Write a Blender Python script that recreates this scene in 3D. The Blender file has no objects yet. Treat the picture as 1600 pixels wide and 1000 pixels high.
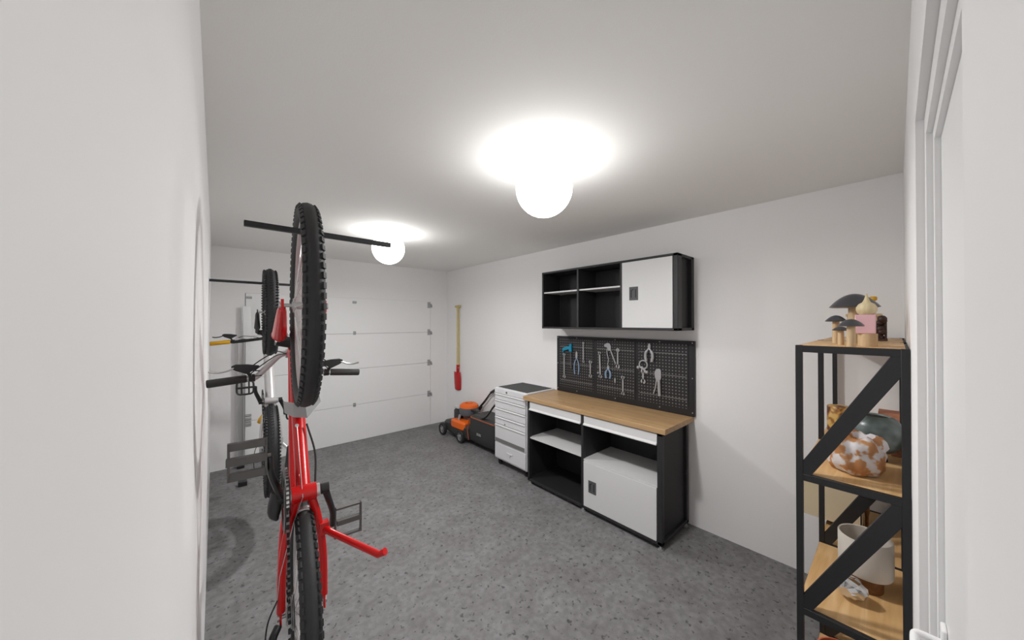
import bpy, math, random
from mathutils import Vector, Matrix
PI = math.pi
random.seed(4)
sc = bpy.context.scene
col = sc.collection

# ---------------------------------------------------------------- camera
cam_d = bpy.data.cameras.new('camera')
cam = bpy.data.objects.new('camera', cam_d)
col.objects.link(cam)
cam.location = (0, 0, 1.6)
cam.rotation_euler = (math.radians(90.4), 0, -0.721313)
cam_d.sensor_width = 36
cam_d.lens = 527.53 / 1600 * 36
cam_d.clip_start = 0.002
sc.camera = cam

# ---------------------------------------------------------------- world, exposure
w = bpy.data.worlds.new('world'); sc.world = w; w.use_nodes = True
w.node_tree.nodes['Background'].inputs[0].default_value = (0.8, 0.85, 0.9, 1)
w.node_tree.nodes['Background'].inputs[1].default_value = 0.5
sc.view_settings.view_transform = 'Standard'
sc.view_settings.look = 'None'
sc.view_settings.gamma = 1
sc.view_settings.use_curve_mapping = False
sc.view_settings.exposure = 1.45
GLOBE_STRENGTH = 4.9
DOWN_WATTS = 6.5

# ---------------------------------------------------------------- materials
def srgb(r, g, b):
    f = lambda c: (c / 255 / 12.92) if c <= 10 else ((c / 255 + .055) / 1.055) ** 2.4
    return (f(r), f(g), f(b), 1)
def newmat(name):
    m = bpy.data.materials.new(name); m.use_nodes = True
    return m, m.node_tree, m.node_tree.nodes['Principled BSDF']
def mat(name, c, rough=.5, metal=0, bump=0, bscale=40, vary=0, coat=0, trans=0):
    m, nt, b = newmat(name)
    b.inputs['Base Color'].default_value = srgb(*c)
    b.inputs['Roughness'].default_value = rough
    b.inputs['Metallic'].default_value = metal
    if coat: b.inputs['Coat Weight'].default_value = coat
    if trans: b.inputs['Transmission Weight'].default_value = trans
    tc = nt.nodes.new('ShaderNodeTexCoord')
    n = nt.nodes.new('ShaderNodeTexNoise'); n.inputs['Scale'].default_value = bscale
    n.inputs['Detail'].default_value = 4
    nt.links.new(tc.outputs['Object'], n.inputs['Vector'])
    if bump:
        bp = nt.nodes.new('ShaderNodeBump'); bp.inputs['Strength'].default_value = bump
        bp.inputs['Distance'].default_value = .003
        nt.links.new(n.outputs['Fac'], bp.inputs['Height']); nt.links.new(bp.outputs['Normal'], b.inputs['Normal'])
    r = nt.nodes.new('ShaderNodeValToRGB')
    k = 1 - vary
    cc = srgb(*c)
    r.color_ramp.elements[0].color = (cc[0] * k, cc[1] * k, cc[2] * k, 1); r.color_ramp.elements[0].position = .35
    r.color_ramp.elements[1].color = cc; r.color_ramp.elements[1].position = .6
    nt.links.new(n.outputs['Fac'], r.inputs['Fac']); nt.links.new(r.outputs['Color'], b.inputs['Base Color'])
    return m
def wood(name, c1, c2, axis='x', scale=1.0, rough=.5, knots=True):
    m, nt, b = newmat(name)
    tc = nt.nodes.new('ShaderNodeTexCoord'); mp = nt.nodes.new('ShaderNodeMapping')
    s = {'x': (1.2, 14, 14), 'y': (14, 1.2, 14), 'z': (14, 14, 1.2)}[axis]
    mp.inputs['Scale'].default_value = [q * scale for q in s]
    nt.links.new(tc.outputs['Object'], mp.inputs['Vector'])
    n = nt.nodes.new('ShaderNodeTexNoise'); n.inputs['Scale'].default_value = 2.2
    n.inputs['Detail'].default_value = 6; n.inputs['Distortion'].default_value = .6
    nt.links.new(mp.outputs['Vector'], n.inputs['Vector'])
    r = nt.nodes.new('ShaderNodeValToRGB')
    r.color_ramp.elements[0].color = srgb(*c1); r.color_ramp.elements[0].position = .3
    r.color_ramp.elements[1].color = srgb(*c2); r.color_ramp.elements[1].position = .68
    nt.links.new(n.outputs['Fac'], r.inputs['Fac'])
    out = r.outputs['Color']
    if knots:
        mp2 = nt.nodes.new('ShaderNodeMapping')
        mp2.inputs['Scale'].default_value = {'x': (4, 9, 9), 'y': (9, 4, 9), 'z': (9, 9, 4)}[axis]
        nt.links.new(tc.outputs['Object'], mp2.inputs['Vector'])
        v = nt.nodes.new('ShaderNodeTexVoronoi'); v.inputs['Scale'].default_value = 1.1
        nt.links.new(mp2.outputs['Vector'], v.inputs['Vector'])
        kr = nt.nodes.new('ShaderNodeValToRGB')
        kr.color_ramp.elements[0].color = (.38, .33, .28, 1); kr.color_ramp.elements[0].position = .03
        kr.color_ramp.elements[1].color = (1, 1, 1, 1); kr.color_ramp.elements[1].position = .11
        nt.links.new(v.outputs['Distance'], kr.inputs['Fac'])
        mx = nt.nodes.new('ShaderNodeMix'); mx.data_type = 'RGBA'; mx.blend_type = 'MULTIPLY'
        mx.inputs['Factor'].default_value = .8
        nt.links.new(out, mx.inputs['A']); nt.links.new(kr.outputs['Color'], mx.inputs['B'])
        out = mx.outputs['Result']
    nt.links.new(out, b.inputs['Base Color'])
    b.inputs['Roughness'].default_value = rough
    return m

M = {}
M['wall'] = mat('wall_paint', (242, 241, 241), .75, bump=.02, bscale=180)
M['ceiling'] = mat('ceiling_paint', (248, 247, 244), .85, bump=.08, bscale=160)
M['white_trim'] = mat('white_trim_paint', (242, 242, 242), .4)
M['garage_white'] = mat('garage_door_white', (240, 240, 240), .45, bump=.05, bscale=90)
M['dark_gap'] = mat('gap_grey', (120, 120, 120), .9)
M['hinge'] = mat('hinge_zinc', (178, 178, 178), .4, .6)
M['aluminium'] = mat('aluminium', (205, 205, 205), .38, .85)
M['black_metal'] = mat('black_powder_coat', (34, 34, 36), .55)
M['black_cab'] = mat('black_cabinet', (38, 38, 40), .5)
M['black_in'] = mat('black_back_panel', (30, 30, 31), .6)
M['rack_black'] = mat('black_steel_shelf', (26, 26, 28), .5)
M['white_panel'] = mat('white_lacquer_panel', (216, 216, 216), .35)
M['drawer_white'] = mat('white_drawer_lacquer', (218, 218, 220), .35)
M['slot_grey'] = mat('slot_grey', (118, 116, 116), .5)
M['handle_grey'] = mat('handle_grey', (84, 84, 86), .45)
M['handle_dark'] = mat('handle_recess_dark', (34, 34, 36), .5)
M['mat_dark'] = mat('rubber_mat', (66, 68, 68), .75, bump=.1, bscale=200)
M['rubber'] = mat('tyre_rubber', (35, 35, 36), .62, bump=.15, bscale=250)
M['grip'] = mat('grip_rubber', (50, 48, 48), .6, bump=.4, bscale=300)
M['black_plastic'] = mat('black_plastic', (30, 30, 31), .4)
M['saddle_black'] = mat('saddle_vinyl', (40, 42, 44), .45)
M['red_paint'] = mat('red_gloss_paint', (200, 8, 8), .3, coat=.15)
M['chrome'] = mat('chrome', (215, 215, 215), .16, 1)
M['silver'] = mat('silver_alloy', (200, 200, 200), .33, .75)
M['silver_paint'] = mat('silver_grey_paint', (205, 203, 203), .3, .45)
M['yellow'] = mat('yellow_plastic', (226, 170, 20), .4)
M['pedal_grey'] = mat('pedal_grey', (92, 90, 88), .6)
M['cable'] = mat('black_cable', (25, 25, 25), .5)
M['mud'] = mat('mudguard_grey', (160, 160, 160), .45)
M['steel_tool'] = mat('tool_steel', (176, 176, 178), .38, .35)
M['blue'] = mat('teal_blue_plastic', (10, 140, 175), .45)
M['blue_grip'] = mat('pale_blue_grip', (128, 152, 178), .45)
M['peg_rail'] = mat('peg_rail', (120, 120, 118), .5, .3)
M['orange'] = mat('orange_plastic', (235, 105, 25), .4)
M['mower_black'] = mat('mower_black', (48, 50, 50), .5)
M['mower_grey'] = mat('mower_grey', (92, 96, 102), .5)
M['bag_cloth'] = mat('grass_bag_cloth', (50, 53, 52), .9, bump=.3, bscale=200)
M['brown_piping'] = mat('brown_piping', (150, 80, 50), .7)
M['light_mark'] = mat('light_print', (190, 190, 190), .6)
M['shovel_red'] = mat('shovel_red', (190, 20, 22), .4)
M['lemon_wood'] = wood('pale_shovel_wood', (196, 176, 110), (214, 196, 132), 'z', 3, knots=False)
M['bench_wood'] = wood('bench_oak', (166, 132, 92), (190, 156, 114), 'y', 1.3)
M['shelf_wood'] = wood('shelf_oak', (202, 158, 102), (226, 188, 136), 'x', 1.2)
M['turned_wood'] = wood('turned_wood', (186, 156, 118), (206, 180, 142), 'z', 3, knots=False)
M['onion_wood'] = wood('onion_wood', (196, 178, 138), (212, 196, 158), 'z', 3, knots=False)
M['dark_wood'] = wood('dark_brown_wood', (96, 60, 22), (126, 82, 34), 'x', 3, knots=False)
M['pink'] = mat('pink_paint', (220, 176, 182), .5)
M['cap_dark'] = mat('dark_mushroom_cap', (62, 62, 66), .3)
M['ebony'] = mat('dark_carved_wood', (52, 30, 24), .5, bump=.6, bscale=30)
M['shade'] = mat('cream_lampshade', (205, 198, 188), .85, bump=.15, bscale=300)
M['shade2'] = mat('beige_lampshade', (206, 190, 160), .85, bump=.15, bscale=300)
M['terracotta'] = mat('terracotta', (205, 110, 75), .6)
M['brick'] = mat('brick_red', (178, 122, 96), .8, bump=.4, bscale=60, vary=.2)

def emission(name, strength):
    m = bpy.data.materials.new(name); m.use_nodes = True
    nt = m.node_tree; nt.nodes.clear()
    e = nt.nodes.new('ShaderNodeEmission'); o = nt.nodes.new('ShaderNodeOutputMaterial')
    e.inputs[0].default_value = (1, .995, .985, 1); e.inputs[1].default_value = strength
    nt.links.new(e.outputs[0], o.inputs[0]); return m
M['globe'] = emission('glowing_opal_glass', GLOBE_STRENGTH)

def floor_mat():
    m, nt, b = newmat('speckled_grey_floor')
    tc = nt.nodes.new('ShaderNodeTexCoord')
    n1 = nt.nodes.new('ShaderNodeTexNoise'); n1.inputs['Scale'].default_value = 5; n1.inputs['Detail'].default_value = 5
    r1 = nt.nodes.new('ShaderNodeValToRGB')
    r1.color_ramp.elements[0].color = srgb(114, 112, 112); r1.color_ramp.elements[0].position = .3
    r1.color_ramp.elements[1].color = srgb(131, 130, 131); r1.color_ramp.elements[1].position = .7
    n2 = nt.nodes.new('ShaderNodeTexNoise'); n2.inputs['Scale'].default_value = 34; n2.inputs['Detail'].default_value = 3
    n2.inputs['Roughness'].default_value = .55
    r2 = nt.nodes.new('ShaderNodeValToRGB')
    r2.color_ramp.elements[0].color = (.36, .36, .37, 1); r2.color_ramp.elements[0].position = .33
    r2.color_ramp.elements[1].color = (1, 1, 1, 1); r2.color_ramp.elements[1].position = .40
    n3 = nt.nodes.new('ShaderNodeTexNoise'); n3.inputs['Scale'].default_value = 26; n3.inputs['Detail'].default_value = 4
    r3 = nt.nodes.new('ShaderNodeValToRGB')
    r3.color_ramp.elements[0].color = (.84, .84, .84, 1); r3.color_ramp.elements[0].position = .38
    r3.color_ramp.elements[1].color = (1.08, 1.08, 1.09, 1); r3.color_ramp.elements[1].position = .62
    for n in (n1, n2, n3): nt.links.new(tc.outputs['Object'], n.inputs['Vector'])
    nt.links.new(n1.outputs['Fac'], r1.inputs['Fac']); nt.links.new(n2.outputs['Fac'], r2.inputs['Fac'])
    nt.links.new(n3.outputs['Fac'], r3.inputs['Fac'])
    a = nt.nodes.new('ShaderNodeMix'); a.data_type = 'RGBA'; a.blend_type = 'MULTIPLY'; a.inputs['Factor'].default_value = 1
    c = nt.nodes.new('ShaderNodeMix'); c.data_type = 'RGBA'; c.blend_type = 'MULTIPLY'; c.inputs['Factor'].default_value = 1
    nt.links.new(r1.outputs[0], a.inputs['A']); nt.links.new(r2.outputs[0], a.inputs['B'])
    nt.links.new(a.outputs['Result'], c.inputs['A']); nt.links.new(r3.outputs[0], c.inputs['B'])
    nt.links.new(c.outputs['Result'], b.inputs['Base Color'])
    b.inputs['Roughness'].default_value = .6
    return m
M['floor'] = floor_mat()

def peg_mat():
    # round punched holes on a square grid, in the board's own plane (y, z)
    m, nt, b = newmat('perforated_black_steel')
    tc = nt.nodes.new('ShaderNodeTexCoord'); mp = nt.nodes.new('ShaderNodeMapping')
    p = .0265
    mp.inputs['Scale'].default_value = (0, 1 / p, 1 / p)
    nt.links.new(tc.outputs['Object'], mp.inputs['Vector'])
    fr = nt.nodes.new('ShaderNodeVectorMath'); fr.operation = 'FRACTION'
    nt.links.new(mp.outputs['Vector'], fr.inputs[0])
    d = nt.nodes.new('ShaderNodeVectorMath'); d.operation = 'DISTANCE'
    nt.links.new(fr.outputs[0], d.inputs[0]); d.inputs[1].default_value = (0, .5, .5)
    r = nt.nodes.new('ShaderNodeValToRGB')
    r.color_ramp.elements[0].color = srgb(120, 116, 116); r.color_ramp.elements[0].position = .17
    r.color_ramp.elements[1].color = srgb(27, 26, 28); r.color_ramp.elements[1].position = .22
    nt.links.new(d.outputs['Value'], r.inputs['Fac']); nt.links.new(r.outputs['Color'], b.inputs['Base Color'])
    b.inputs['Roughness'].default_value = .55
    return m
M['peg'] = peg_mat()

def blotch(name, cols, scale, rough=.6, bump=0):
    m, nt, b = newmat(name)
    tc = nt.nodes.new('ShaderNodeTexCoord')
    n = nt.nodes.new('ShaderNodeTexNoise'); n.inputs['Scale'].default_value = scale; n.inputs['Detail'].default_value = 2
    nt.links.new(tc.outputs['Object'], n.inputs['Vector'])
    r = nt.nodes.new('ShaderNodeValToRGB')
    els = r.color_ramp.elements
    els[0].position = cols[0][0]; els[0].color = srgb(*cols[0][1])
    els[1].position = cols[-1][0]; els[1].color = srgb(*cols[-1][1])
    for p, c in cols[1:-1]:
        e = els.new(p); e.color = srgb(*c)
    nt.links.new(n.outputs['Fac'], r.inputs['Fac']); nt.links.new(r.outputs[0], b.inputs['Base Color'])
    b.inputs['Roughness'].default_value = rough
    if bump:
        bp = nt.nodes.new('ShaderNodeBump'); bp.inputs['Strength'].default_value = bump; bp.inputs['Distance'].default_value = .004
        nt.links.new(n.outputs['Fac'], bp.inputs['Height']); nt.links.new(bp.outputs['Normal'], b.inputs['Normal'])
    return m
M['print_bag'] = blotch('orange_and_white_print', [(.44, (176, 122, 76)), (.49, (188, 136, 90)), (.53, (206, 198, 196)), (.6, (214, 210, 212))], 22, .6, .2)
M['glaze'] = blotch('grey_green_glaze', [(.35, (62, 72, 70)), (.5, (92, 104, 102)), (.7, (128, 138, 136))], 14, .3)
M['jar_print'] = blotch('amber_and_brown_print', [(.38, (96, 50, 26)), (.46, (170, 120, 62)), (.54, (214, 176, 90)), (.62, (206, 168, 120))], 24, .4)

# ---------------------------------------------------------------- mesh helpers
def V(*a): return Vector(a)
class MB:
    def __init__(s): s.v = []; s.f = []; s.mi = []
    def add(s, vs, fs, mi=0):
        o = len(s.v); s.v += [Vector(q) for q in vs]
        s.f += [tuple(i + o for i in f) for f in fs]; s.mi += [mi] * len(fs)
        return s
    def box(s, a, b, mi=0):
        x0, x1 = sorted((a[0], b[0])); y0, y1 = sorted((a[1], b[1])); z0, z1 = sorted((a[2], b[2]))
        return s.add([(x0,y0,z0),(x1,y0,z0),(x1,y1,z0),(x0,y1,z0),(x0,y0,z1),(x1,y0,z1),(x1,y1,z1),(x0,y1,z1)],
                     [(0,3,2,1),(4,5,6,7),(0,1,5,4),(1,2,6,5),(2,3,7,6),(3,0,4,7)], mi)
    def obox(s, c, ax, ay, az, mi=0):
        c, ax, ay, az = map(Vector, (c, ax, ay, az)); vs = []
        for k in (-1, 1):
            for i, j in ((-1,-1),(1,-1),(1,1),(-1,1)): vs.append(c + ax*i + ay*j + az*k)
        return s.add(vs, [(0,3,2,1),(4,5,6,7),(0,1,5,4),(1,2,6,5),(2,3,7,6),(3,0,4,7)], mi)
    def bar(s, a, b, wd, th, up=(0,0,1), mi=0):
        a, b = Vector(a), Vector(b); d = b - a; n = d.normalized(); u = Vector(up)
        sd = n.cross(u)
        if sd.length < 1e-4: sd = n.cross(Vector((0,1,0)))
        sd.normalize(); u2 = sd.cross(n).normalized()
        return s.obox((a+b)/2, d/2, sd*wd/2, u2*th/2, mi)
    def rings(s, rs, cap=True, closed=False, mi=0):
        n = len(rs[0]); vs = [p for r in rs for p in r]; fs = []
        m = len(rs)
        for i in range(m if closed else m-1):
            a = i*n; b = ((i+1) % m)*n
            for j in range(n):
                k = (j+1) % n
                fs.append((a+j, a+k, b+k, b+j))
        if cap and not closed:
            fs.append(tuple(range(n))[::-1]); fs.append(tuple(range((m-1)*n, m*n)))
        return s.add(vs, fs, mi)
    def tube(s, pts, r, seg=12, closed=False, mi=0, flat=1.0):
        pts = [Vector(p) for p in pts]; n = len(pts)
        rr = r if isinstance(r, (list, tuple)) else [r]*n
        rs = []; ref = None
        for i, p in enumerate(pts):
            if closed: t = pts[(i+1) % n] - pts[i-1]
            else: t = pts[min(i+1, n-1)] - pts[max(i-1, 0)]
            t.normalize()
            if ref is None:
                ref = Vector((0,0,1)) if abs(t.z) < .9 else Vector((0,1,0))
            a = (ref - t*ref.dot(t)); a.normalize(); ref = a
            b = t.cross(a)
            rs.append([p + a*math.cos(2*PI*k/seg)*rr[i] + b*math.sin(2*PI*k/seg)*rr[i]*flat for k in range(seg)])
        return s.rings(rs, True, closed, mi)
    def lathe(s, prof, c=(0,0,0), seg=40, ax=(0,0,1), cap=True, mi=0):
        c = Vector(c); ax = Vector(ax).normalized()
        e1 = ax.orthogonal().normalized(); e2 = ax.cross(e1)
        rs = [[c + ax*h + (e1*math.cos(2*PI*k/seg) + e2*math.sin(2*PI*k/seg))*max(r, 1e-4) for k in range(seg)] for r, h in prof]
        return s.rings(rs, cap, False, mi)
    def prism(s, poly, o, ex, ey, ez, th, mi=0):
        o, ex, ey, ez = map(Vector, (o, ex, ey, ez))
        n = len(poly)
        a = [o + ex*p[0] + ey*p[1] for p in poly]; b = [q + ez*th for q in a]
        fs = [tuple(range(n))[::-1], tuple(range(n, 2*n))] + [(i, (i+1) % n, n+(i+1) % n, n+i) for i in range(n)]
        return s.add(a+b, fs, mi)
    def ball(s, c, r, seg=24, sc3=(1,1,1), mi=0):
        c = Vector(c); rs = []
        for i in range(seg//2 + 1):
            t = PI*i/(seg//2); rad = max(math.sin(t), 1e-3)*r
            rs.append([c + Vector((rad*math.cos(2*PI*k/seg)*sc3[0], rad*math.sin(2*PI*k/seg)*sc3[1], -math.cos(t)*r*sc3[2])) for k in range(seg)])
        return s.rings(rs, True, False, mi)
    def build(s, name, m, parent=None, bevel=0, seg=2, smooth=True, sub=0, solid=0, angle=38):
        me = bpy.data.meshes.new(name)
        off = Vector(parent.matrix_world.translation) if parent is not None else Vector((0,0,0))
        if parent is not None: off = WLOC[parent]
        me.from_pydata([tuple(q - off) for q in s.v], [], s.f)
        ms = m if isinstance(m, (list, tuple)) else [m]
        for q in ms: me.materials.append(M[q])
        me.polygons.foreach_set('material_index', s.mi)
        import bmesh
        bm = bmesh.new(); bm.from_mesh(me); bmesh.ops.recalc_face_normals(bm, faces=bm.faces); bm.to_mesh(me); bm.free()
        if smooth:
            me.polygons.foreach_set('use_smooth', [True]*len(me.polygons))
            me.set_sharp_from_angle(angle=math.radians(angle))
        o = bpy.data.objects.new(name, me); col.objects.link(o)
        if parent is not None: o.parent = parent
        WLOC[o] = off
        if solid:
            md = o.modifiers.new('solid', 'SOLIDIFY'); md.thickness = solid; md.offset = 0
        if bevel:
            md = o.modifiers.new('bevel', 'BEVEL'); md.width = bevel; md.segments = seg; md.limit_method = 'ANGLE'
            md.harden_normals = False
        if sub:
            md = o.modifiers.new('sub', 'SUBSURF'); md.levels = sub; md.render_levels = sub
        return o
WLOC = {}
def thing(name, label, cat, loc, group=None):
    o = bpy.data.objects.new(name, None); col.objects.link(o)
    o.location = loc; o.empty_display_size = .1
    WLOC[o] = Vector(loc)
    o['label'] = label; o['category'] = cat
    if group: o['group'] = group
    return o
def tag(o, label, cat, group=None):
    o['label'] = label; o['category'] = cat
    if group: o['group'] = group
    return o
def lab(o, t): o['label'] = t; return o
def struct(o): o['kind'] = 'structure'; return o
def B(a, b): return MB().box(a, b)
def bez(pts, n=8):
    # smooth Catmull-Rom through the points
    P = [Vector(p) for p in pts]; P = [P[0]*2-P[1]] + P + [P[-1]*2-P[-2]]; out = []
    for i in range(1, len(P)-2):
        for k in range(n):
            t = k/n; a, b, c, d = P[i-1], P[i], P[i+1], P[i+2]
            out.append(.5*((2*b) + (c-a)*t + (2*a-5*b+4*c-d)*t*t + (3*b-a-3*c+d)*t**3))
    out.append(P[-2]); return out

# ---------------------------------------------------------------- room shell
XL, XR, YN, YF, H = -.034, 2.838, -.031, 4.834, 2.4253
T = .12
struct(B((XL-T, YN-T-.1, -.1), (XR+T, YF+T, 0)).build('floor', 'floor', smooth=False))
struct(B((XL-T, YN-T-.1, H), (XR+T, YF+T, H+.1)).build('ceiling', 'ceiling', smooth=False))
struct(B((XL-T, YN-T, 0), (XL, YF+T, H)).build('wall_left', 'wall', smooth=False))
struct(B((XR, YN-T, 0), (XR+T, YF+T, H)).build('wall_right', 'wall', smooth=False))
# far wall with the garage door opening
GX0, GX1, GZ = .252, 2.546, 1.93
mb = MB().box((XL, YF, 0), (GX0, YF+T, H)).box((GX1, YF, 0), (XR, YF+T, H)).box((GX0, YF, GZ), (GX1, YF+T, H))
struct(mb.build('wall_back', 'wall', smooth=False))
struct(B((GX0, YF+.03, 0), (GX1, YF+T, GZ)).build('trim_4', 'dark_gap', smooth=False))
# near wall with a stepped door opening
DX0, DX1, DZ = .385, 1.181, 2.052
mb = MB().box((XL, YN-T, 0), (DX0, YN, H)).box((DX1, YN-T, 0), (XR, YN, H)).box((DX0, YN-T, DZ), (DX1, YN, H))
struct(mb.build('wall_front', 'wall', smooth=False))
def frame(nm, x1, z1, y0, y1, wdt, x0):
    mb = MB().box((x1, y0, 0), (x1+wdt, y1, z1+wdt)).box((x0, y0, z1), (x1, y1, z1+wdt)).box((x0-wdt, y0, 0), (x0, y1, z1+wdt))
    return struct(mb.build(nm, 'white_trim', smooth=False))
frame('trim_1', 1.125, 1.998, YN-T+.01, -.044, .056, .44)
frame('trim_2', 1.084, 1.97, YN-T+.01, -.053, .041, .48)
dr = struct(B((.48, -.105, .004), (1.084, -.0615, 1.97)).build('door_2', 'white_trim', smooth=False))
WLOC[dr] = Vector((0,0,0))
mb = MB().box((1.035, -.0615, .86), (1.068, -.0535, 1.017))
mb.build('handle_plate', 'white_trim', dr, bevel=.003)
mb = MB().tube(bez([(1.05, -.055, .985), (1.05, -.030, .985), (1.047, -.023, .984), (1.035, -.0205, .98), (.95, -.0205, .975), (.945, -.026, .975)], 4), .0062, 14)
mb.build('handle', 'white_trim', dr)
mb = MB().tube([(1.05, -.055, .895), (1.05, -.045, .895)], .012, 14)
mb.build('lock_cylinder', 'aluminium', dr)

# garage door : four panels with hinges
gd = bpy.data.objects.new('door_1', None); col.objects.link(gd); gd['kind'] = 'structure'; gd.location = (1.4, YF, 0); WLOC[gd] = Vector((1.4, YF, 0))
zs = [0, .487, .972, 1.447, 1.9305]
for i in range(4):
    B((GX0+.005, YF-.004, zs[i]+.0015), (GX1-.005, YF+.03, zs[i+1]-.0015)).build('door_panel', 'garage_white', gd, bevel=.0015, smooth=False)
def hinge(x, z, w=.028, h=.05):
    mb = MB().box((x-w/2, YF-.008, z-h/2), (x+w/2, YF-.004, z+h/2)).tube([(x-w/2-.002, YF-.012, z), (x+w/2+.002, YF-.012, z)], .006, 10)
    mb.build('hinge', 'hinge', gd, smooth=True)
hinge(1.412, 1.87, .05, .035)
hinge(1.415, 1.455, .034); hinge(1.417, .487, .034)
for z in (1.87, 1.447, .972, .487):
    x = 2.512
    mb = MB().box((x-.022, YF-.01, z-.045), (x+.022, YF-.004, z+.045)).tube([(x, YF-.014, z+.01), (x+.045, YF-.014, z+.01)], .008, 10).lathe([(.018,0),(.018,.012)], (x+.035, YF-.014, z-.02), 16, (1,0,0))
    mb.build('roller_bracket', 'hinge', gd)
for z, hh in ((1.88, .03), (.55, .03), (.51, .03), (.455, .06)):
    hinge(.287, z, .05, hh)

# aluminium track standing left of the garage door
t = thing('door_track', 'aluminium upright track with black foot at left end of garage door', 'track', (.2, 4.77, 0))
mb = MB().box((.19, 4.74, .03), (.196, YF-.005, 1.43)).box((.196, 4.79, .03), (.245, 4.796, 1.43)).box((.239, 4.74, .03), (.245, 4.796, 1.43))
mb.build('rail', 'aluminium', t, bevel=.001)
B((.186, 4.735, 0), (.25, 4.80, .03)).build('foot', 'black_plastic', t, bevel=.003)
mb = MB().rings([[V(.235,4.74,1.42),V(.31,4.74,1.42),V(.31,4.75,1.42),V(.235,4.75,1.42)],
                 [V(.225,4.76,1.78),V(.30,4.76,1.78),V(.30,4.77,1.78),V(.225,4.77,1.78)]])
mb.box((.24, 4.745, 1.42), (.25, 4.80, 1.44)).tube([(.228,4.745,1.42),(.218,4.765,1.78)], .004, 8)
lab(mb.build('guide_plate', 'aluminium', t, bevel=.001), 'tall flat aluminium guide plate')
o = B((.175, 4.21, 0), (.245, 4.27, .045)).build('floor_stop', 'black_plastic', bevel=.004)
tag(o, 'small black rubber block on the floor below the rear wheel, near the garage door', 'block')

# ---------------------------------------------------------------- ceiling globes
def globe_lamp(x, y, label):
    t = thing('ceiling_lamp', label, 'ceiling lamp', (x, y, H), 'round globe ceiling lamps')
    r = .143
    MB().lathe([(.055, 0), (.055, -.012)], (x, y, H), 32).build('ceiling_plate', 'white_trim', t)
    MB().ball((x, y, H-.002-r), r, 48).build('globe', 'globe', t)
    # added fill disc under the closed globe, brightens floor and walls
    ld = bpy.data.lights.new('down_fill', 'AREA'); ld.shape = 'DISK'; ld.size = .12; ld.energy = DOWN_WATTS
    ld.color = (1, .99, .98)
    lo = bpy.data.objects.new('down_fill', ld); col.objects.link(lo); lo.parent = t
    lo.location = (0, 0, -.002-2*r-.004)
    return t
L1 = globe_lamp(1.254, 1.179, 'nearer and larger-looking of two glowing white globe lamps on ceiling')
L2 = L1.copy(); col.objects.link(L2); L2.location = (1.198, 3.088, H)
L2['label'] = 'farther glowing globe lamp on ceiling, behind the end of the black bar'
for ch in list(L1.children):
    c = ch.copy(); col.objects.link(c); c.parent = L2

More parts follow.
